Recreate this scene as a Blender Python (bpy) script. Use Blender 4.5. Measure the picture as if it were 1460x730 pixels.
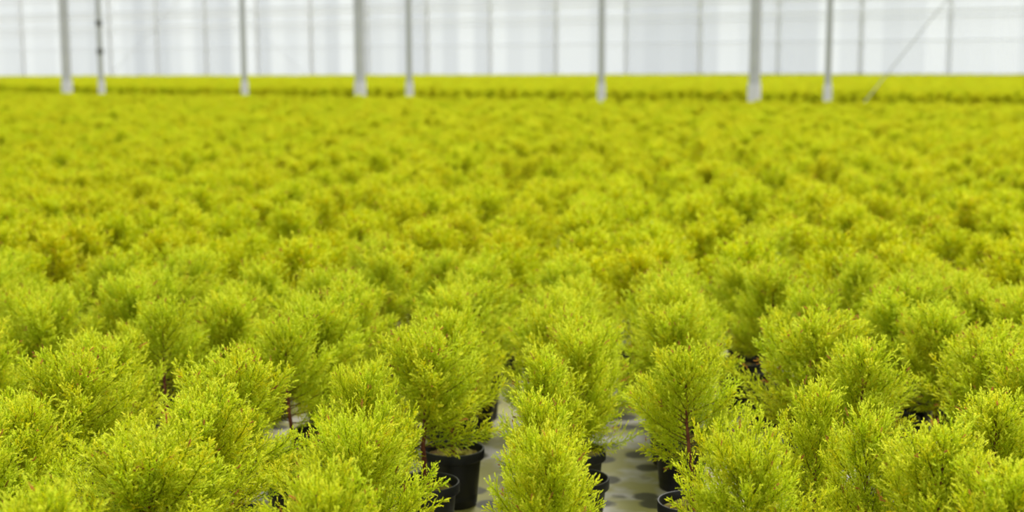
import bpy, math, random
import numpy as np
from mathutils import Vector, Matrix

for o in list(bpy.data.objects):
    bpy.data.objects.remove(o)
scene = bpy.context.scene
col = scene.collection
R = math.radians

# ------------------------------------------------------------------ camera
F_PX = 1950.0                 # focal length in pixels of the 1460 x 730 frame
HORIZON = 91.0                # pixel row of the horizon
CAM_Z = 1.06
PITCH = math.atan((365.0 - HORIZON) / F_PX)
cam_data = bpy.data.cameras.new('camera')
cam = bpy.data.objects.new('camera', cam_data)
col.objects.link(cam)
cam_data.sensor_width = 36.0
cam_data.lens = F_PX / 1460.0 * 36.0
cam_data.clip_end = 500
cam_data.clip_start = 0.05
cam_data.dof.use_dof = True
cam_data.dof.focus_distance = 2.45
cam_data.dof.aperture_fstop = 3.4
cam_data.dof.aperture_blades = 0
cam.matrix_world = (Matrix.Translation((0, 0, CAM_Z)) @ Matrix.Rotation(math.pi / 2 - PITCH, 4, 'X')
                    @ Matrix.Rotation(R(-0.15), 4, 'Z'))
scene.camera = cam

# ------------------------------------------------------------------ daylight through the clear roof
world = bpy.data.worlds.new('overcast_sky')
scene.world = world
world.use_nodes = True
bg = world.node_tree.nodes['Background']
bg.inputs['Color'].default_value = (0.94, 0.97, 1.0, 1)
# standard overcast sky: the zenith is three times as bright as the horizon
_nt = world.node_tree
_tc = _nt.nodes.new('ShaderNodeTexCoord')
_sx = _nt.nodes.new('ShaderNodeSeparateXYZ')
_mr = _nt.nodes.new('ShaderNodeMapRange')
_mr.inputs['From Min'].default_value = 0.0
_mr.inputs['From Max'].default_value = 1.0
_mr.inputs['To Min'].default_value = 0.52
_mr.inputs['To Max'].default_value = 1.5
_nt.links.new(_tc.outputs['Generated'], _sx.inputs[0])
_nt.links.new(_sx.outputs['Z'], _mr.inputs['Value'])
_nt.links.new(_mr.outputs['Result'], bg.inputs['Strength'])
sun_data = bpy.data.lights.new('sun', 'SUN')
sun = bpy.data.objects.new('sun', sun_data)
col.objects.link(sun)
sun_data.energy = 4.6
sun_data.angle = R(25)
sun_data.color = (1.0, 0.975, 0.93)
sun.rotation_euler = (R(-40), R(20), 0)
sun.location = (10, 10, 20)

scene.view_settings.view_transform = 'Standard'
scene.view_settings.look = 'None'
scene.view_settings.gamma = 1
scene.view_settings.use_curve_mapping = False
scene.view_settings.exposure = 0.25


# ------------------------------------------------------------------ materials
def new_mat(name):
    m = bpy.data.materials.new(name)
    m.use_nodes = True
    nt = m.node_tree
    for n in list(nt.nodes):
        nt.nodes.remove(n)
    out = nt.nodes.new('ShaderNodeOutputMaterial')
    return m, nt, out


def N(nt, kind, **kw):
    n = nt.nodes.new(kind)
    for k, v in kw.items():
        setattr(n, k, v)
    return n


def simple(name, color, rough=0.5, spec=0.5, metal=0.0, noise=None):
    m, nt, out = new_mat(name)
    b = N(nt, 'ShaderNodeBsdfPrincipled')
    b.inputs['Base Color'].default_value = (*color, 1)
    b.inputs['Roughness'].default_value = rough
    b.inputs['Specular IOR Level'].default_value = spec
    b.inputs['Metallic'].default_value = metal
    if noise:
        c2, scale = noise
        tc = N(nt, 'ShaderNodeTexCoord')
        tx = N(nt, 'ShaderNodeTexNoise')
        tx.inputs['Scale'].default_value = scale
        tx.inputs['Detail'].default_value = 5
        nt.links.new(tc.outputs['Object'], tx.inputs['Vector'])
        rp = N(nt, 'ShaderNodeValToRGB')
        rp.color_ramp.elements[0].position = 0.38
        rp.color_ramp.elements[1].position = 0.64
        rp.color_ramp.elements[0].color = (*color, 1)
        rp.color_ramp.elements[1].color = (*c2, 1)
        nt.links.new(tx.outputs['Fac'], rp.inputs['Fac'])
        nt.links.new(rp.outputs['Color'], b.inputs['Base Color'])
    nt.links.new(b.outputs['BSDF'], out.inputs['Surface'])
    return m


def foliage_material():
    m, nt, out = new_mat('cypress_foliage')
    at = N(nt, 'ShaderNodeAttribute', attribute_name='col')
    info = N(nt, 'ShaderNodeObjectInfo')
    hs = N(nt, 'ShaderNodeHueSaturation')
    mr = N(nt, 'ShaderNodeMapRange')
    mr.inputs['To Min'].default_value = 0.492
    mr.inputs['To Max'].default_value = 0.508
    nt.links.new(info.outputs['Random'], mr.inputs['Value'])
    nt.links.new(mr.outputs['Result'], hs.inputs['Hue'])
    nt.links.new(at.outputs['Color'], hs.inputs['Color'])
    p = N(nt, 'ShaderNodeBsdfPrincipled')
    p.inputs['Roughness'].default_value = 0.5
    p.inputs['Specular IOR Level'].default_value = 0.16
    nt.links.new(hs.outputs['Color'], p.inputs['Base Color'])
    t = N(nt, 'ShaderNodeBsdfTranslucent')
    nt.links.new(hs.outputs['Color'], t.inputs['Color'])
    mx = N(nt, 'ShaderNodeMixShader')
    mx.inputs['Fac'].default_value = 0.5
    nt.links.new(p.outputs['BSDF'], mx.inputs[1])
    nt.links.new(t.outputs['BSDF'], mx.inputs[2])
    nt.links.new(mx.outputs['Shader'], out.inputs['Surface'])
    return m


def floor_material():
    m, nt, out = new_mat('stained_pale_floor')
    tc = N(nt, 'ShaderNodeTexCoord')
    p = N(nt, 'ShaderNodeBsdfPrincipled')
    # round damp spots left by pots
    vo = N(nt, 'ShaderNodeTexVoronoi')
    vo.inputs['Scale'].default_value = 9.5
    vo.inputs['Randomness'].default_value = 0.55
    nt.links.new(tc.outputs['Object'], vo.inputs['Vector'])
    n1 = N(nt, 'ShaderNodeTexNoise')
    n1.inputs['Scale'].default_value = 45
    n1.inputs['Detail'].default_value = 4
    nt.links.new(tc.outputs['Object'], n1.inputs['Vector'])
    ad = N(nt, 'ShaderNodeMath', operation='MULTIPLY_ADD')
    ad.inputs[1].default_value = 0.12
    nt.links.new(n1.outputs['Fac'], ad.inputs[0])
    nt.links.new(vo.outputs['Distance'], ad.inputs[2])
    spot = N(nt, 'ShaderNodeMapRange')
    spot.inputs['From Min'].default_value = 0.36
    spot.inputs['From Max'].default_value = 0.45
    spot.inputs['To Min'].default_value = 1
    spot.inputs['To Max'].default_value = 0
    nt.links.new(ad.outputs['Value'], spot.inputs['Value'])
    # algae in wide patches
    n2 = N(nt, 'ShaderNodeTexNoise')
    n2.inputs['Scale'].default_value = 6.5
    n2.inputs['Detail'].default_value = 3
    nt.links.new(tc.outputs['Object'], n2.inputs['Vector'])
    alg = N(nt, 'ShaderNodeMapRange')
    alg.inputs['From Min'].default_value = 0.36
    alg.inputs['From Max'].default_value = 0.52
    nt.links.new(n2.outputs['Fac'], alg.inputs['Value'])
    base = N(nt, 'ShaderNodeMixRGB')
    base.inputs['Color1'].default_value = (0.43, 0.40, 0.36, 1)
    base.inputs['Color2'].default_value = (0.27, 0.25, 0.06, 1)
    nt.links.new(alg.outputs['Result'], base.inputs['Fac'])
    mx = N(nt, 'ShaderNodeMixRGB')
    mx.inputs['Color2'].default_value = (0.055, 0.050, 0.018, 1)
    nt.links.new(spot.outputs['Result'], mx.inputs['Fac'])
    nt.links.new(base.outputs['Color'], mx.inputs['Color1'])
    nt.links.new(mx.outputs['Color'], p.inputs['Base Color'])
    p.inputs['Roughness'].default_value = 0.55
    bmp = N(nt, 'ShaderNodeBump')
    bmp.inputs['Strength'].default_value = 0.3
    bmp.inputs['Distance'].default_value = 0.004
    nt.links.new(ad.outputs['Value'], bmp.inputs['Height'])
    nt.links.new(bmp.outputs['Normal'], p.inputs['Normal'])
    nt.links.new(p.outputs['BSDF'], out.inputs['Surface'])
    return m


def sheet_material():
    """white translucent plastic sheet, lit from outside by the sky"""
    m, nt, out = new_mat('translucent_sheet')
    info = N(nt, 'ShaderNodeObjectInfo')
    rp = N(nt, 'ShaderNodeValToRGB')
    rp.color_ramp.elements[0].color = (0.50, 0.53, 0.575, 1)
    rp.color_ramp.elements[1].color = (0.66, 0.69, 0.725, 1)
    nt.links.new(info.outputs['Random'], rp.inputs['Fac'])
    t = N(nt, 'ShaderNodeBsdfTranslucent')
    d = N(nt, 'ShaderNodeBsdfDiffuse')
    nt.links.new(rp.outputs['Color'], t.inputs['Color'])
    nt.links.new(rp.outputs['Color'], d.inputs['Color'])
    mx = N(nt, 'ShaderNodeMixShader')
    mx.inputs['Fac'].default_value = 0.5
    nt.links.new(t.outputs['BSDF'], mx.inputs[1])
    nt.links.new(d.outputs['BSDF'], mx.inputs[2])
    nt.links.new(mx.outputs['Shader'], out.inputs['Surface'])
    return m


M_FOL = foliage_material()
M_FLOOR = floor_material()
M_SHEET = sheet_material()
M_BARK = simple('red_brown_bark', (0.12, 0.030, 0.014), 0.75, 0.3, noise=((0.20, 0.07, 0.03), 60))
M_POT = simple('black_plastic', (0.012, 0.012, 0.014), 0.42, 0.45)
M_SOIL = simple('mossy_soil', (0.070, 0.042, 0.014), 0.95, 0.1, noise=((0.17, 0.165, 0.012), 45))
M_STEEL = simple('galvanised_steel', (0.46, 0.47, 0.49), 0.55, 0.5, 0.15, noise=((0.52, 0.53, 0.55), 3))
M_DARKSTEEL = simple('dull_grey_steel', (0.45, 0.465, 0.48), 0.6, 0.4, 0.1)
M_WHITE = simple('white_coated_metal', (0.88, 0.89, 0.90), 0.45, 0.5)
M_WALLPOST = simple('grey_wall_steel', (0.80, 0.81, 0.83), 0.6, 0.4)
M_FOOT = simple('pale_foot', (0.66, 0.66, 0.69), 0.6, 0.3)


# ------------------------------------------------------------------ mesh helpers
def mesh_obj(name, verts, faces, mat, parent=None, smooth=False):
    me = bpy.data.meshes.new(name)
    me.from_pydata([tuple(v) for v in verts], [], faces)
    me.materials.append(mat)
    if smooth:
        me.polygons.foreach_set('use_smooth', [True] * len(me.polygons))
    me.update()
    o = bpy.data.objects.new(name, me)
    col.objects.link(o)
    o.parent = parent
    return o


def place(name, me, parent=None):
    o = bpy.data.objects.new(name, me)
    col.objects.link(o)
    o.parent = parent
    return o


def empty(name, loc=(0, 0, 0), rz=0.0, label=None, cat=None, group=None, kind=None):
    o = bpy.data.objects.new(name, None)
    o.empty_display_size = 0.05
    col.objects.link(o)
    o.location = loc
    o.rotation_euler = (0, 0, rz)
    tag(o, label, cat, group, kind)
    return o


def tag(o, label=None, cat=None, group=None, kind=None):
    if label:
        o['label'] = label
    if cat:
        o['category'] = cat
    if group:
        o['group'] = group
    if kind:
        o['kind'] = kind
    return o


def box_geo(x0, x1, y0, y1, z0, z1, bevel=0.0):
    """box with chamfered vertical edges"""
    b = bevel
    if b:
        ring = [(x0 + b, y0), (x1 - b, y0), (x1, y0 + b), (x1, y1 - b), (x1 - b, y1), (x0 + b, y1), (x0, y1 - b), (x0, y0 + b)]
    else:
        ring = [(x0, y0), (x1, y0), (x1, y1), (x0, y1)]
    n = len(ring)
    v = [(x, y, z0) for x, y in ring] + [(x, y, z1) for x, y in ring]
    f = [[i, (i + 1) % n, n + (i + 1) % n, n + i] for i in range(n)]
    f += [list(range(n))[::-1], list(range(n, 2 * n))]
    return v, f


def join_geo(*gs):
    v, f = [], []
    for gv, gf in gs:
        k = len(v)
        v += list(gv)
        f += [[i + k for i in q] for q in gf]
    return v, f


def rod_geo(a, b, r, n=8):
    a, b = Vector(a), Vector(b)
    d = (b - a).normalized()
    u = d.orthogonal().normalized()
    w = d.cross(u)
    v = []
    for p in (a, b):
        for i in range(n):
            t = 2 * math.pi * i / n
            v.append(p + r * (math.cos(t) * u + math.sin(t) * w))
    f = [[i, (i + 1) % n, n + (i + 1) % n, n + i] for i in range(n)]
    f += [list(range(n))[::-1], list(range(n, 2 * n))]
    return v, f


def lathe_geo(profile, n):
    v, f = [], []
    for r, z in profile:
        for i in range(n):
            t = 2 * math.pi * i / n
            v.append((r * math.cos(t), r * math.sin(t), z))
    m = len(profile)
    for k in range(m - 1):
        for i in range(n):
            j = (i + 1) % n
            f.append([k * n + i, k * n + j, (k + 1) * n + j, (k + 1) * n + i])
    return v, f


# ------------------------------------------------------------------ the setting: floor
fl = mesh_obj('floor', [(-90, -12, 0), (90, -12, 0), (90, 150, 0), (-90, 150, 0)], [[0, 1, 2, 3]], M_FLOOR)
tag(fl, 'pale stained floor with round dark damp spots between the pots', 'floor', kind='structure')

# ------------------------------------------------------------------ the setting: far translucent wall, seen obliquely
W0 = Vector((-32.5, 92.0, 0))
WD = Vector((6.954, -3.94, 0)) / 8.0
WD.normalize()
WALL_ROT = math.atan2(WD.y, WD.x)
WALL_H = 7.0
wall = empty('wall_back', W0, WALL_ROT, 'white translucent sheet wall with slender posts and rails behind the beds', 'wall', None, 'structure')
random.seed(4)


def sheet_mesh():
    prof, x, k = [], 0.0, 0
    n = 6
    for i in range(n):
        a = i / n
        w = 1 / n
        prof += [(a + w * .05, 0.0), (a + w * .45, 0.0), (a + w * .55, 0.03), (a + w * .95, 0.03)]
    prof = [(0.004, 0.0)] + prof[1:-1] + [(0.996, 0.03)]
    m = len(prof)
    v = [(x, y, 0.05) for x, y in prof] + [(x, y, WALL_H) for x, y in prof]
    f = [[i, i + 1, m + i + 1, m + i] for i in range(m - 1)]
    me = bpy.data.meshes.new('sheet_panel')
    me.from_pydata(v, [], f)
    me.materials.append(M_SHEET)
    me.update()
    return me


SM = sheet_mesh()
for k in range(-24, 100):
    o = place('sheet_panel', SM, wall)
    o.location = (k * 1.0, 0.06 + random.uniform(-.01, .01), 0)
X0, X1 = -24.0, 100.0
pv, pf = box_geo(-.05, .05, -.10, 0.05, 0, WALL_H + .1, .01)
PM = bpy.data.meshes.new('wall_post')
PM.from_pydata(pv, [], pf)
PM.materials.append(M_WALLPOST)
pv, pf = box_geo(-.035, .035, -.08, 0.05, 0, WALL_H + .1, .008)
PM2 = bpy.data.meshes.new('wall_post_slim')
PM2.from_pydata(pv, [], pf)
PM2.materials.append(M_WALLPOST)
for k in range(-6, 26):
    o = place('wall_post', PM if k % 2 == 0 else PM2, wall)
    o.location = (k * 4.0, -0.02, 0)
    v, f = box_geo(.07, .17, -.05, 0.02, 0, WALL_H, .01)
    if k == -6:
        STRIP = mesh_obj('cover_strip', v, f, M_WHITE, wall)
        STRIP.location = (k * 4.0, 0, 0)
    else:
        s = place('cover_strip', STRIP.data, wall)
        s.location = (k * 4.0, 0, 0)
for z, hgt, mat in ((3.40, .10, M_WHITE), (3.12, .06, M_WALLPOST), (4.02, .10, M_WHITE), (4.30, .12, M_WALLPOST), (2.05, .05, M_WALLPOST), (5.2, .1, M_WALLPOST), (6.9, .2, M_WALLPOST)):
    v, f = box_geo(X0, X1, -.16, -.125, z - hgt / 2, z + hgt / 2)
    mesh_obj('rail', v, f, mat, wall)
for xa, xb in ((8.0, 16.0), (24.0, 16.0)):
    v, f = rod_geo((xa, -.2, .3), (xb, -.2, 6.4), .022, 6)
    mesh_obj('brace_rod', v, f, M_WALLPOST, wall)

# ------------------------------------------------------------------ aisle posts between the two beds
ROW = WD.copy()
ROW_N = Vector((-ROW.y, ROW.x, 0))          # away from the camera
T0 = Vector((-8.88, 29.85, 0))
K0 = Vector((-9.9, 30.7, 0))


def steel_post(kind, loc, w, d, h, label, group):
    root = empty(kind, loc, WALL_ROT, label, 'post', group)
    v, f = box_geo(-w / 2, w / 2, -d / 2, d / 2, 0.012, h, .012)
    mesh_obj('shaft', v, f, M_STEEL if kind == 'steel_column' else M_DARKSTEEL, root)
    v, f = box_geo(-w / 2 - .012, w / 2 + .012, -d / 2 - .012, d / 2 + .012, 0.012, .72, .012)
    mesh_obj('foot_sleeve', v, f, M_FOOT, root)  # paler sleeve around the lowest part of the shaft
    v, f = box_geo(-w, w, -d, d, 0, .012)
    mesh_obj('base_plate', v, f, M_DARKSTEEL, root)
    return root


for i in range(-1, 6):
    p = T0 + ROW * 4.0 * i
    r = steel_post('slim_post', p, .085, .10, 5.2, 'slim grey steel post rising from the aisle edge behind the near bed', 'slim steel posts along the aisle')
    if i == 0:
        r['label'] = 'slim steel post with dark couplings, beside a thick column'
        for z in (1.35, 1.95):
            v, f = box_geo(-.05, .05, -.06, .06, z - .06, z + .06, .01)
            mesh_obj('coupling', v, f, simple('dark_clamp', (.12, .12, .12)), r)
for i in range(0, 4):
    p = K0 + ROW * 8.0 * i
    steel_post('steel_column', p, .15, .16, 5.2, 'thick galvanised steel column standing along the aisle', 'thick steel columns along the aisle')
a = T0 + ROW * (4.0 * 4 + .45) + ROW_N * .12
b = T0 + ROW * (4.0 * 5) + ROW_N * .12
v, f = rod_geo((a.x, a.y, .30), (b.x, b.y, 4.9), .009, 6)
tag(mesh_obj('brace_rod', v, f, M_DARKSTEEL), 'thin diagonal bracing rod climbing between two slim aisle posts', 'brace')


# ------------------------------------------------------------------ cypress foliage
UP = np.array([0, 0, 1.0])


def unit(v):
    return v / (np.linalg.norm(v, axis=-1, keepdims=True) + 1e-12)


def perp_frame(d):
    ref = np.where(np.abs(d[..., 2:3]) > .9, np.array([1.0, 0, 0]), UP)
    u = unit(np.cross(d, ref))
    w = np.cross(d, u)
    return u, w


class Geo:
    def __init__(s):
        s.v, s.f, s.c, s.n = [], [], [], 0

    def add(s, v, f, c):
        s.v.append(v); s.f.append(f + s.n); s.c.append(c); s.n += len(v)

    def mesh(s, name):
        v = np.concatenate(s.v).astype(np.float32)
        f = np.concatenate(s.f).astype(np.int32)
        c = np.concatenate(s.c).astype(np.float32)
        me = bpy.data.meshes.new(name)
        me.vertices.add(len(v)); me.vertices.foreach_set('co', v.ravel())
        me.loops.add(len(f) * 3); me.loops.foreach_set('vertex_index', f.ravel())
        me.polygons.add(len(f))
        me.polygons.foreach_set('loop_start', np.arange(len(f), dtype=np.int32) * 3)
        me.polygons.foreach_set('loop_total', np.full(len(f), 3, dtype=np.int32))
        at = me.attributes.new('col', 'FLOAT_COLOR', 'POINT')
        at.data.foreach_set('color', np.concatenate([c, np.ones((len(c), 1), np.float32)], 1).ravel())
        me.materials.append(M_FOL)
        me.update(calc_edges=True)
        return me


LIME = np.array([0.535, 0.58, 0.006])
GOLD = np.array([0.68, 0.57, 0.003])
GREEN = np.array([0.37, 0.45, 0.004])
YOUNG = np.array([0.84, 0.88, 0.075])
TIPRED = np.array([0.42, 0.17, 0.04])
LIME_FINE = np.array([0.51, 0.605, 0.010])  # greener lime for the finely modelled plants nearest the camera
WOOD = np.array([0.16, 0.07, 0.03])


def stem_tube(g, pts, r0, r1, c0, c1, n=4):
    m = len(pts)
    d = unit(np.gradient(pts, axis=0))
    u, w = perp_frame(d)
    ang = np.arange(n) * 2 * math.pi / n
    t = np.linspace(0, 1, m)[:, None]
    r = r0 + (r1 - r0) * t
    v = (pts[:, None, :] + r[:, :, None] * (np.cos(ang)[None, :, None] * u[:, None, :] + np.sin(ang)[None, :, None] * w[:, None, :])).reshape(-1, 3)
    f = []
    for k in range(m - 1):
        for i in range(n):
            j = (i + 1) % n
            f += [[k * n + i, k * n + j, (k + 1) * n + j], [k * n + i, (k + 1) * n + j, (k + 1) * n + i]]
    c = np.repeat(c0 + (c1 - c0) * t, n, axis=0)
    g.add(v, np.array(f), c)


def needles(g, base, axis, length, colr, rng, per, nl, nw):
    """each twiglet (base, axis, length) becomes a little brush of pointed needles"""
    K = len(base)
    u, w = perp_frame(axis)
    s = (np.arange(per)[None, :] + rng.random((K, per))) / per
    ph = rng.random((K, 1)) * 6.28 + np.arange(per)[None, :] * 2.4
    rad = np.cos(ph)[..., None] * u[:, None, :] + np.sin(ph)[..., None] * w[:, None, :]
    spread = (1.25 - 0.75 * s)[..., None]
    d = unit(axis[:, None, :] + rad * spread)
    p = base[:, None, :] + axis[:, None, :] * (s * length[:, None])[..., None]
    side = unit(np.cross(d, rng.normal(size=(K, per, 3))))
    ln = nl * (0.75 + .5 * rng.random((K, per, 1)))
    a = p - side * nw * .5
    b = p + side * nw * .5
    t = p + d * ln
    v = np.stack([a, b, t], 2).reshape(-1, 3)
    f = np.arange(K * per * 3).reshape(-1, 3)
    cc = np.repeat(colr, per * 3, axis=0)
    g.add(v, f, cc)


def flat_sprigs(g, base, axis, length, colr, rng, wid):
    """coarse twiglets for plants deeper in the bed: two crossed slender diamonds"""
    u, w = perp_frame(axis)
    for q in (u, w):
        mid = base + axis * (length * .55)[:, None]
        tip = base + axis * (length * 1.15)[:, None]
        hw = (wid * (.8 + .4 * rng.random(len(base))))[:, None]
        v = np.stack([base, mid - q * hw, tip, mid + q * hw], 1).reshape(-1, 3)
        k = np.arange(len(base))[:, None] * 4
        f = np.concatenate([k + np.array([[0, 1, 2]]), k + np.array([[0, 2, 3]])], 0)
        g.add(v, f, np.repeat(colr, 4, axis=0))


def grow_branch(g, origin, az, elev, L, rng, fine, vigour, red):
    m = 9
    horiz = np.array([math.cos(az), math.sin(az), 0])
    el = elev + np.linspace(-R(4), R(18), m) + rng.normal(0, .03, m).cumsum()
    azs = rng.normal(0, .05, m).cumsum()
    pts = [origin]
    for k in range(m - 1):
        h = np.array([math.cos(az + azs[k]), math.sin(az + azs[k]), 0])
        pts.append(pts[-1] + (h * math.cos(el[k]) + UP * math.sin(el[k])) * L / (m - 1))
    pts = np.array(pts)
    stem_tube(g, pts, .0016, .0006, WOOD, GREEN * .9, 3)
    # twigs
    step = .0090 if fine else .0125
    nt = max(5, int(L / step))
    s = .10 + .90 * (np.arange(nt) + .5 * rng.random(nt)) / nt
    idx = s * (m - 1)
    i0 = np.minimum(idx.astype(int), m - 2)
    fr = (idx - i0)[:, None]
    P = pts[i0] * (1 - fr) + pts[i0 + 1] * fr
    D = unit(pts[i0 + 1] - pts[i0])
    u, w = perp_frame(D)
    ph = np.arange(nt) * 2.4 + rng.random(nt) * .8
    roll = rng.normal(0, .5)
    rad = np.cos(ph)[:, None] * (u * math.cos(roll) + w * math.sin(roll)) + .6 * np.sin(ph)[:, None] * (w * math.cos(roll) - u * math.sin(roll))
    spread = (1.15 - .6 * s ** 2)[:, None]
    TD = unit(D + rad * spread + UP * .20)
    TL = vigour * (.056 * (1 - s) ** .8 + .018) * (.7 + .6 * rng.random(nt)) * min(1.0, L / .10 + .25)
    # the branch end itself is a twig
    P = np.concatenate([P, pts[-1:]]); TD = np.concatenate([TD, unit(pts[-1:] - pts[-2:-1])]); TL = np.append(TL, .016)
    sb, sa, sl, sc = [], [], [], []
    for p, d, l in zip(P, TD, TL):
        gap = .0050 if fine else .0080
        k = max(3, int(l / gap))
        q = (np.arange(k) + rng.random(k) * .6) / k
        bend = UP * .22
        pos = p + d * (q * l)[:, None] + bend * (q ** 2 * l)[:, None]
        uu, ww = perp_frame(d[None, :])
        a2 = np.arange(k) * 2.4 + rng.random() * 6.28
        a0 = rng.random() * 3.14
        rr = np.cos(a2)[:, None] * (uu * math.cos(a0) + ww * math.sin(a0)) + .5 * np.sin(a2)[:, None] * (ww * math.cos(a0) - uu * math.sin(a0))
        ax = unit(d + bend * .8 + rr * (1.15 - .6 * q)[:, None] + rng.normal(0, .08, (k, 3)))
        ln = (.0075 + .016 * (1 - q) * min(1, l / .04)) * (.7 + .6 * rng.random(k)) * (1 if fine else 1.3)
        tone = rng.random()
        lime = LIME_FINE if fine else LIME
        c = lime + (GOLD - lime) * np.clip(tone * 1.1 - .5 + rng.normal(0, .15, (k, 1)), 0, 1) + (GREEN - lime) * np.clip(.45 - tone + rng.normal(0, .15, (k, 1)), 0, 1)
        c = c + (YOUNG - c) * (np.clip((q - .55) / .45, 0, 1) * .7)[:, None]
        if rng.random() < red:
            n_red = max(1, int(k * .2))
            c = c.copy(); c[-n_red:] = TIPRED * rng.uniform(.5, 1.2)
        if fine and l > .02:
            stem_tube(g, np.stack([p, p + d * l * .5 + bend * l * .25, p + d * l + bend * l]), .0009, .0004, GREEN, LIME, 3)
        sb.append(pos); sa.append(ax); sl.append(ln); sc.append(c)
    sb, sa, sl, sc = map(np.concatenate, (sb, sa, sl, sc))
    if fine:
        needles(g, sb, sa, sl, sc, rng, 13, .0036, .0020)
    else:
        flat_sprigs(g, sb, sa, sl, sc, rng, .0030)


# crown styles: width, number of branches, height of lowest branch, top of the leader, slope of the dome
STYLES = [
    dict(w=1.00, n=46, z0=.085, z1=.275, dome=.55, e0=6, e1=60),   # broad, rounded
    dict(w=0.88, n=42, z0=.078, z1=.300, dome=.85, e0=12, e1=66),   # pointed
    dict(w=1.10, n=48, z0=.092, z1=.255, dome=.38, e0=8, e1=52),   # flat-topped
    dict(w=0.98, n=42, z0=.105, z1=.290, dome=.66, e0=4, e1=60),   # open, trunk shows
    dict(w=0.78, n=36, z0=.078, z1=.295, dome=.80, e0=14, e1=64),   # slim
    dict(w=1.06, n=46, z0=.085, z1=.275, dome=.55, e0=0, e1=58),   # feathery, wide skirt
]
SOIL_Z = .122


def crown(style, seed, fine):
    """returns (list of branch meshes or one mesh, trunk mesh)"""
    rng = np.random.default_rng(seed)
    st = STYLES[style]
    m = 12
    zz = np.linspace(0, st['z1'], m)
    wob = rng.normal(0, .0022, (m, 2)).cumsum(0)
    tr = np.column_stack([wob[:, 0] - wob[0, 0], wob[:, 1] - wob[0, 1], SOIL_Z + zz])
    n = int(st['n'] * 1.06) if fine else int(st['n'] * .9)
    out = []
    g = Geo()
    for i in range(n):
        t = (i + .5) / n
        t = t ** 1.05
        z = st['z0'] + (st['z1'] - st['z0']) * t
        k = z / st['z1'] * (m - 1)
        i0 = min(int(k), m - 2)
        org = tr[i0] + (tr[i0 + 1] - tr[i0]) * (k - i0)
        prof = (1 - t) ** st['dome'] * (.80 + .20 * min(1, t / .18))
        L = ((.146 if fine else .134) * st['w'] * prof + .046) * rng.uniform(.70, 1.20)
        el = R(st['e0'] + (st['e1'] - st['e0']) * t ** .8) + rng.normal(0, .09)
        az = i * 2.39996 + rng.normal(0, .25)
        off = (az + math.pi / 2 + math.pi) % (2 * math.pi) - math.pi
        if style == 3 and abs(off) < .62:          # one side stays thin, so that the trunk shows
            if t < .5:
                continue
            L *= .45
        if fine:
            g = Geo()
        grow_branch(g, org, az, el, L, rng, fine, rng.uniform(.75, 1.25), .02 + .06 * t)
        if fine:
            out.append(g.mesh('branch'))
    # leader
    if fine:
        g = Geo()
    grow_branch(g, tr[-1] - np.array([0, 0, .01]), rng.random() * 6.28, R(80), .045, rng, fine, .8, .1)
    out.append(g.mesh('leader' if fine else 'foliage'))
    # trunk
    v, f = [], []
    nn = 7
    for k in range(m):
        r = .0070 * (1 - .75 * k / (m - 1)) + (.003 if k == 0 else 0)
        for a in range(nn):
            an = 2 * math.pi * a / nn
            v.append((tr[k][0] + r * math.cos(an), tr[k][1] + r * math.sin(an), tr[k][2] - (.012 if k == 0 else 0)))
    for k in range(m - 1):
        for a in range(nn):
            b = (a + 1) % nn
            f.append([k * nn + a, k * nn + b, (k + 1) * nn + b, (k + 1) * nn + a])
    tm = bpy.data.meshes.new('trunk')
    tm.from_pydata(v, [], f)
    tm.materials.append(M_BARK)
    tm.polygons.foreach_set('use_smooth', [True] * len(tm.polygons))
    tm.update()
    return out, tm


FINE = [crown(s, 100 + s, True) for s in range(6)]
COARSE = [crown(s % 6, 200 + s, False) for s in range(8)]

# pot, rim and soil, shared by all plants
prof = [(0, .004), (.050, .004), (.053, 0), (.0555, .004), (.0665, .118), (.0660, .1185), (.0630, .1185), (.0575, .020), (0, .018)]
v, f = lathe_geo(prof, 32)
POT = bpy.data.meshes.new('pot'); POT.from_pydata(v, [], f); POT.materials.append(M_POT)
prof = [(.0640, .117), (.0665, .116), (.0735, .1165), (.0750, .118), (.0750, .1385), (.0742, .1400), (.0715, .1400), (.0705, .1385), (.0690, .1190), (.0640, .117)]
v, f = lathe_geo(prof, 32)
RIM = bpy.data.meshes.new('pot_rim'); RIM.from_pydata(v, [], f); RIM.materials.append(M_POT)
for me in (POT, RIM):
    me.polygons.foreach_set('use_smooth', [True] * len(me.polygons))
    me.set_sharp_from_angle(angle=R(40))
SOILS = []
for s in range(4):
    rng = random.Random(50 + s)
    v, f, n, rings = [(0, 0, SOIL_Z + .004)], [], 28, 7
    for k in range(1, rings + 1):
        r = .0697 * k / rings
        for a in range(n):
            t = 2 * math.pi * a / n
            z = SOIL_Z + rng.uniform(-.004, .005) if k < rings else SOIL_Z - .004
            v.append((r * math.cos(t), r * math.sin(t), z))
    f = [[0, 1 + a, 1 + (a + 1) % n] for a in range(n)]
    for k in range(rings - 1):
        for a in range(n):
            b = (a + 1) % n
            f.append([1 + k * n + a, 1 + (k + 1) * n + a, 1 + (k + 1) * n + b, 1 + k * n + b])
    me = bpy.data.meshes.new('soil'); me.from_pydata(v, [], f); me.materials.append(M_SOIL); me.update()
    SOILS.append(me)


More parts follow.
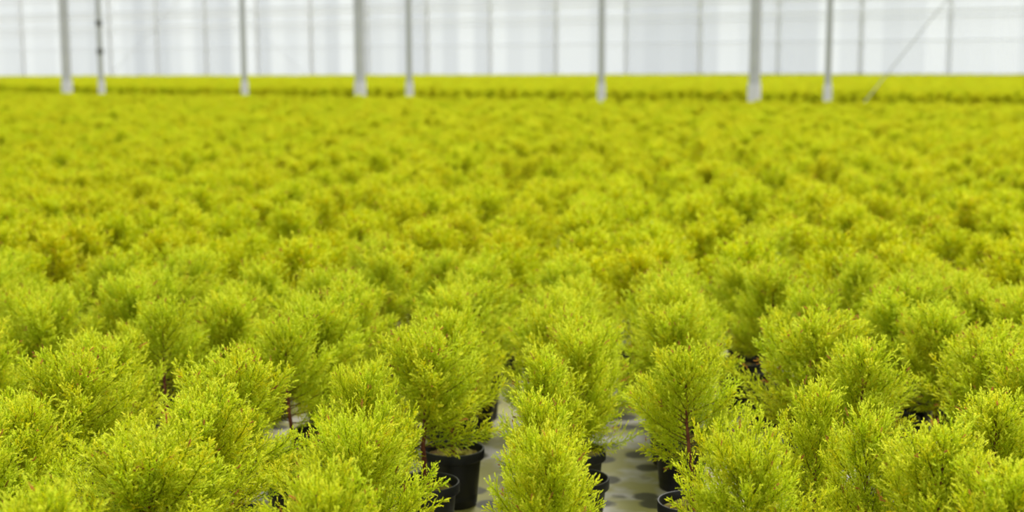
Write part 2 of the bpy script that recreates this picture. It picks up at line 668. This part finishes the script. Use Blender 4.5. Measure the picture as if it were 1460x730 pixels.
def cypress(x, y, fine, style, rz, sxy, sz, tilt, label, group):
    root = empty('potted_cypress', (x, y, 0), rz, label, 'potted plant', group)
    p = place('pot', POT, root)
    place('pot_rim', RIM, p)
    place('soil', SOILS[random.randrange(4)], root)
    branches, trunk = (FINE if fine else COARSE)[style]
    mat = Matrix.Translation((0, 0, SOIL_Z)) @ Matrix.Rotation(tilt[0], 4, 'X') @ Matrix.Rotation(tilt[1], 4, 'Y') @ Matrix.Diagonal((sxy, sxy, sz, 1)) @ Matrix.Translation((0, 0, -SOIL_Z))
    t = place('trunk', trunk, root)
    t.matrix_local = mat
    for b in branches:
        o = place(b.name.split('.')[0], b, root)
        o.matrix_local = mat
        if not fine:
            o['kind'] = 'stuff'
    return root


# ------------------------------------------------------------------ the near bed
TOP_Z = .465           # usual height of a plant above the floor


def from_apex(px, py, top=TOP_Z):
    """ground position of a plant whose tip is seen at a pixel: the tip height is the usual plant height"""
    dx, dy = (px - 730) / F_PX, (365 - py) / F_PX
    d = cam.matrix_world.to_3x3() @ Vector((dx, dy, -1))
    t = (top - CAM_Z) / d.z
    return t * d.x, t * d.y


G_NEAR = 'potted golden cypresses packed in rows'
# tip pixel, crown style, width, height, label
FRONT = [
    (55, 712, 1, .95, 1.0, None), (35, 570, 0, 1.0, 1.0, None), (215, 605, 2, 1.12, 1.0, 'very broad flat-topped lime cypress with scattered red-brown tips, beside the pale floor patch'),
    (285, 556, 0, 1.0, 1.0, None), (335, 514, 5, 1.0, 1.0, None), (468, 672, 0, .80, 1.0, 'low rounded lime cypress with orange-brown tips standing before a taller one'),
    (505, 590, 2, .86, 1.0, 'dense flat-topped lime cypress with red-brown flecks, beside open mossy pots'),
    (757, 623, 1, .78, 1.0, 'pointed lime cypress at the open end of the row lining the bare floor strip'),
    (776, 566, 4, .82, 1.0, None), (787, 504, 4, .85, 1.0, 'slim cypress behind two shorter ones that line the bare floor strip'),
    (1068, 614, 2, .76, 1.0, 'bushy lime cypress with pinkish tips, hiding the pot of the red-trunked one'),
    (991, 500, 3, .92, 1.0, 'tall cypress with its dark red trunk showing through the crown beside the bare floor strip'),
    (975, 436, 0, .95, 1.0, None), (1232, 500, 1, 1.0, 1.0, 'tall pointed cypress with a slim one growing against its side'),
    (1164, 560, 4, .75, 1.0, 'slim cypress pressed against the side of a taller pointed one'),
    (1232, 594, 4, .78, 1.0, None), (1336, 627, 1, 1.0, 1.0, 'pointed open cypress with curled bright tips and a red-brown top'),
    (1458, 668, 0, .9, 1.0, None), (1432, 572, 1, 1.0, 1.0, None), (1408, 472, 5, 1.0, 1.0, None),
    (1340, 440, 0, .95, 1.0, None), (1155, 418, 3, .92, 1.0, 'cone-shaped cypress with thin dark leader line on a bare trunk'), (1300, 402, 0, 1.0, 1.0, None),
    (790, 430, 2, .92, 1.0, None), (640, 414, 0, .98, 1.0, None), (645, 450, 0, .9, 1.0, None), (822, 478, 0, .72, 1.0, None), (605, 482, 5, .98, 1.0, 'broad cypress with feathery lower sprays hanging over mossy black pots'),
    (520, 522, 0, .72, 1.0, None), (412, 460, 3, .92, 1.0, None), (466, 394, 3, 1.02, 1.0, None),
    (150, 480, 0, .98, 1.0, None), (95, 515, 5, 1.0, 1.0, None), (232, 440, 3, .9, 1.0, None),
    (65, 425, 2, 1.0, 1.0, None), (160, 372, 3, 1.0, 1.0, None), (325, 424, 0, .92, 1.0, None), (-30, 470, 0, 1.0, 1.0, None),
    (-60, 610, 2, 1.0, 1.0, None), (1490, 500, 0, 1.0, 1.0, None), (640, 360, 0, 1.0, 1.0, None), (810, 372, 0, 1.0, 1.0, None),
    (955, 380, 5, 1.0, 1.0, None), (1085, 330, 0, 1.05, 1.0, None), (545, 340, 5, 1.0, 1.0, None),
    (1400, 412, 0, 1.0, 1.0, None), (-20, 385, 0, 1.0, 1.0, None),
]
SLOPE, PITCH_Y = .062, .27
COLS = {0: .147, 1: .385, 2: .68, 3: .97}


def col_x(k):
    return COLS.get(k, .97 + .295 * (k - 3) if k > 3 else .147 + .318 * k + (.0 if k > -3 else -.023 * (k + 3)))


FRONT_LOOK = ['round-crowned lime cypress', 'pointed lime cypress', 'flat-topped lime cypress with red-brown flecks', 'lime cypress with dark stem showing',
              'slim upright lime cypress', 'feathery wide-skirted lime cypress']
ORD = ['', 'first', 'second', 'third', 'fourth', 'fifth', 'sixth', 'seventh', 'eighth', 'ninth', 'tenth', 'eleventh', 'twelfth']


def row_words(k):
    """which row, counted from the strip of bare floor; the braced post and the clamped post tell its two sides"""
    r, side = (k, 'braced-post') if k >= 1 else (1 - k, 'clamped-post')
    return ', %s row from bare floor strip, %s side' % (ORD[min(r, 12)], side)


random.seed(11)
taken = []
for px, py, st, sw, sh, lab in FRONT:
    x, y = from_apex(px, py)
    taken.append((x, y))
    turn = random.uniform(0, 6.28)
    cypress(x, y, True, st, random.gauss(-math.atan2(x, y), .12) if st == 3 else turn, sw, sh * random.uniform(.98, 1.02), (random.gauss(0, .03), random.gauss(0, .03)),
            lab or FRONT_LOOK[st] + row_words(min(range(-14, 15), key=lambda k: abs(col_x(k) + SLOPE * (y - 3) - x))), G_NEAR)

# pots and plants on the rows behind: rows lead slightly to the right of straight ahead
cands = []
for k in range(-70, 71):
    xk = col_x(k)
    ph = (k % 2) * .5 + random.uniform(-.12, .12)
    j = 0
    while True:
        y = 2.05 + (j + ph) * PITCH_Y
        j += 1
        if y > 45:
            break
        far_ = min(1.0, max(0.0, (y - 3.5) / 3))
        drift = .03 * math.sin(y * 1.3 + k * 2.1) + .04 * math.sin(y * .53 + k * .7)
        x = xk + SLOPE * (y - 3) + random.gauss(0, .022 + .015 * far_) + drift * far_
        x += .05 * far_ if k < 0 else 0
        y += random.gauss(0, .02 + .02 * far_)
        cands.append((x, y, k))
EDGE = T0 - ROW_N * .40


def in_near(x, y):
    return (Vector((x, y, 0)) - EDGE).dot(ROW_N) < 0


near, rest = [], []
for x, y, k in cands:
    if not in_near(x, y):
        continue
    if y < 6 and any((x - a) ** 2 + (y - b) ** 2 < .19 ** 2 for a, b in taken):
        continue
    if abs(x) > .375 * y + 1.2 or y < 2.0:
        continue
    inside = abs(x) < .375 * y + .10
    # what stands before the hand-set front plants
    if y < 3.0 and inside and any((x - a) ** 2 + (y - b) ** 2 < .25 ** 2 for a, b in taken):
        continue
    (near if inside else rest).append((x, y, k))
near.sort(key=lambda q: q[0] ** 2 + q[1] ** 2)
spaced = []
for q in near:          # pots never stand inside one another
    if q[1] > 9 or all((q[0] - p[0]) ** 2 + (q[1] - p[1]) ** 2 > .165 ** 2 for p in spaced[-80:]):
        spaced.append(q)
near = spaced
n_ind = 296 - len(FRONT)
rest = [(x, y) for x, y, k in rest + near[n_ind:]]
MID_LOOK = ['round-crowned cypress', 'pointed cypress', 'flat-topped cypress', 'open-crowned cypress', 'slim cypress', 'wide feathery cypress',
            'round-crowned cypress', 'pointed cypress']
PICK = [0, 0, 2, 3, 5, 5, 6, 0, 1]
sources = {}
for x, y, k in near[:n_ind]:
    st = random.choice(PICK)
    fine = y < 4.3
    st = st % 6 if fine else st
    r = cypress(x, y, fine, st, random.uniform(0, 6.28), random.uniform(.92, 1.1), random.uniform(.9, 1.06), (random.gauss(0, .04), random.gauss(0, .04)), MID_LOOK[st] + row_words(k) + ', deeper in the bed', G_NEAR)
    if not fine and st not in sources:
        sources[st] = r
src_foliage = [next(c for c in sources[s].children if c.name.startswith('foliage')) for s in sorted(sources)]
src_pot = [c for c in sources[min(sources)].children if c.name.startswith('pot')][0]


# ------------------------------------------------------------------ plants past the countable ones: one object per bed
def bed(name, pts, label, seed, scale=1.0):
    rng = np.random.default_rng(seed)
    n = len(pts)
    me = bpy.data.meshes.new(name)
    me.vertices.add(n)
    co = np.zeros((n, 3), np.float32); co[:, :2] = np.array(pts)
    me.vertices.foreach_set('co', co.ravel())
    a = me.attributes.new('turn', 'FLOAT_VECTOR', 'POINT')
    tv = np.column_stack([rng.normal(0, .04, n), rng.normal(0, .04, n), rng.random(n) * 6.283]).astype(np.float32)
    a.data.foreach_set('vector', tv.ravel())
    a = me.attributes.new('size', 'FLOAT_VECTOR', 'POINT')
    s = rng.uniform(.94, 1.1, n) * scale
    a.data.foreach_set('vector', np.column_stack([s, s, rng.uniform(.9, 1.05, n) * scale]).astype(np.float32).ravel())
    a = me.attributes.new('pick', 'INT', 'POINT')
    a.data.foreach_set('value', rng.integers(0, len(src_foliage), n).astype(np.int32))
    me.materials.append(M_FOL)
    o = bpy.data.objects.new(name, me)
    col.objects.link(o)
    ng = bpy.data.node_groups.new(name, 'GeometryNodeTree')
    ng.interface.new_socket('Geometry', in_out='INPUT', socket_type='NodeSocketGeometry')
    ng.interface.new_socket('Geometry', in_out='OUTPUT', socket_type='NodeSocketGeometry')
    gi, go = ng.nodes.new('NodeGroupInput'), ng.nodes.new('NodeGroupOutput')
    g2i = ng.nodes.new('GeometryNodeGeometryToInstance')
    for so in reversed(src_foliage):
        oi = ng.nodes.new('GeometryNodeObjectInfo')
        oi.transform_space = 'ORIGINAL'
        oi.inputs['Object'].default_value = so
        ng.links.new(oi.outputs['Geometry'], g2i.inputs[0])
    iop = ng.nodes.new('GeometryNodeInstanceOnPoints')
    iop.inputs['Pick Instance'].default_value = True

    def named(nm, t):
        q = ng.nodes.new('GeometryNodeInputNamedAttribute')
        q.data_type = t
        q.inputs['Name'].default_value = nm
        return q.outputs['Attribute']
    e2r = ng.nodes.new('FunctionNodeEulerToRotation')
    ng.links.new(named('turn', 'FLOAT_VECTOR'), e2r.inputs[0])
    ng.links.new(gi.outputs[0], iop.inputs['Points'])
    ng.links.new(g2i.outputs[0], iop.inputs['Instance'])
    ng.links.new(named('pick', 'INT'), iop.inputs['Instance Index'])
    ng.links.new(e2r.outputs[0], iop.inputs['Rotation'])
    ng.links.new(named('size', 'FLOAT_VECTOR'), iop.inputs['Scale'])
    oi = ng.nodes.new('GeometryNodeObjectInfo')
    oi.transform_space = 'ORIGINAL'
    oi.inputs['Object'].default_value = src_pot
    io2 = ng.nodes.new('GeometryNodeInstanceOnPoints')
    ng.links.new(gi.outputs[0], io2.inputs['Points'])
    ng.links.new(oi.outputs['Geometry'], io2.inputs['Instance'])
    jn = ng.nodes.new('GeometryNodeJoinGeometry')
    ng.links.new(iop.outputs[0], jn.inputs[0])
    ng.links.new(io2.outputs[0], jn.inputs[0])
    ng.links.new(jn.outputs[0], go.inputs[0])
    md = o.modifiers.new('plants', 'NODES')
    md.node_group = ng
    tag(o, label, 'plants', None, 'stuff')
    return o


bed('cypress_bed', rest, 'dense carpet of golden-green potted cypresses filling the bed up to the posts', 5)
random.seed(77)
far = []
FAR0 = EDGE + ROW_N * 4.8
kmax = int(75 / .28)
for i in range(-110, 400):
    for j in range(0, int(64 / .27)):
        p = FAR0 + ROW * ((i + .5 * (j % 2)) * .30) + ROW_N * (j * .27)
        if (p - W0).dot(ROW_N) > -.6 or p.y > 66:
            break
        if abs(p.x) > .375 * p.y + 2.0:
            continue
        far.append((p.x + random.gauss(0, .02), p.y + random.gauss(0, .02)))
bed('cypress_field', far, 'wide field of golden-green potted cypresses beyond the aisle, stretching back towards the white wall', 6, 1.15)
print('near individuals', n_ind + len(FRONT), 'rest', len(rest), 'far', len(far))
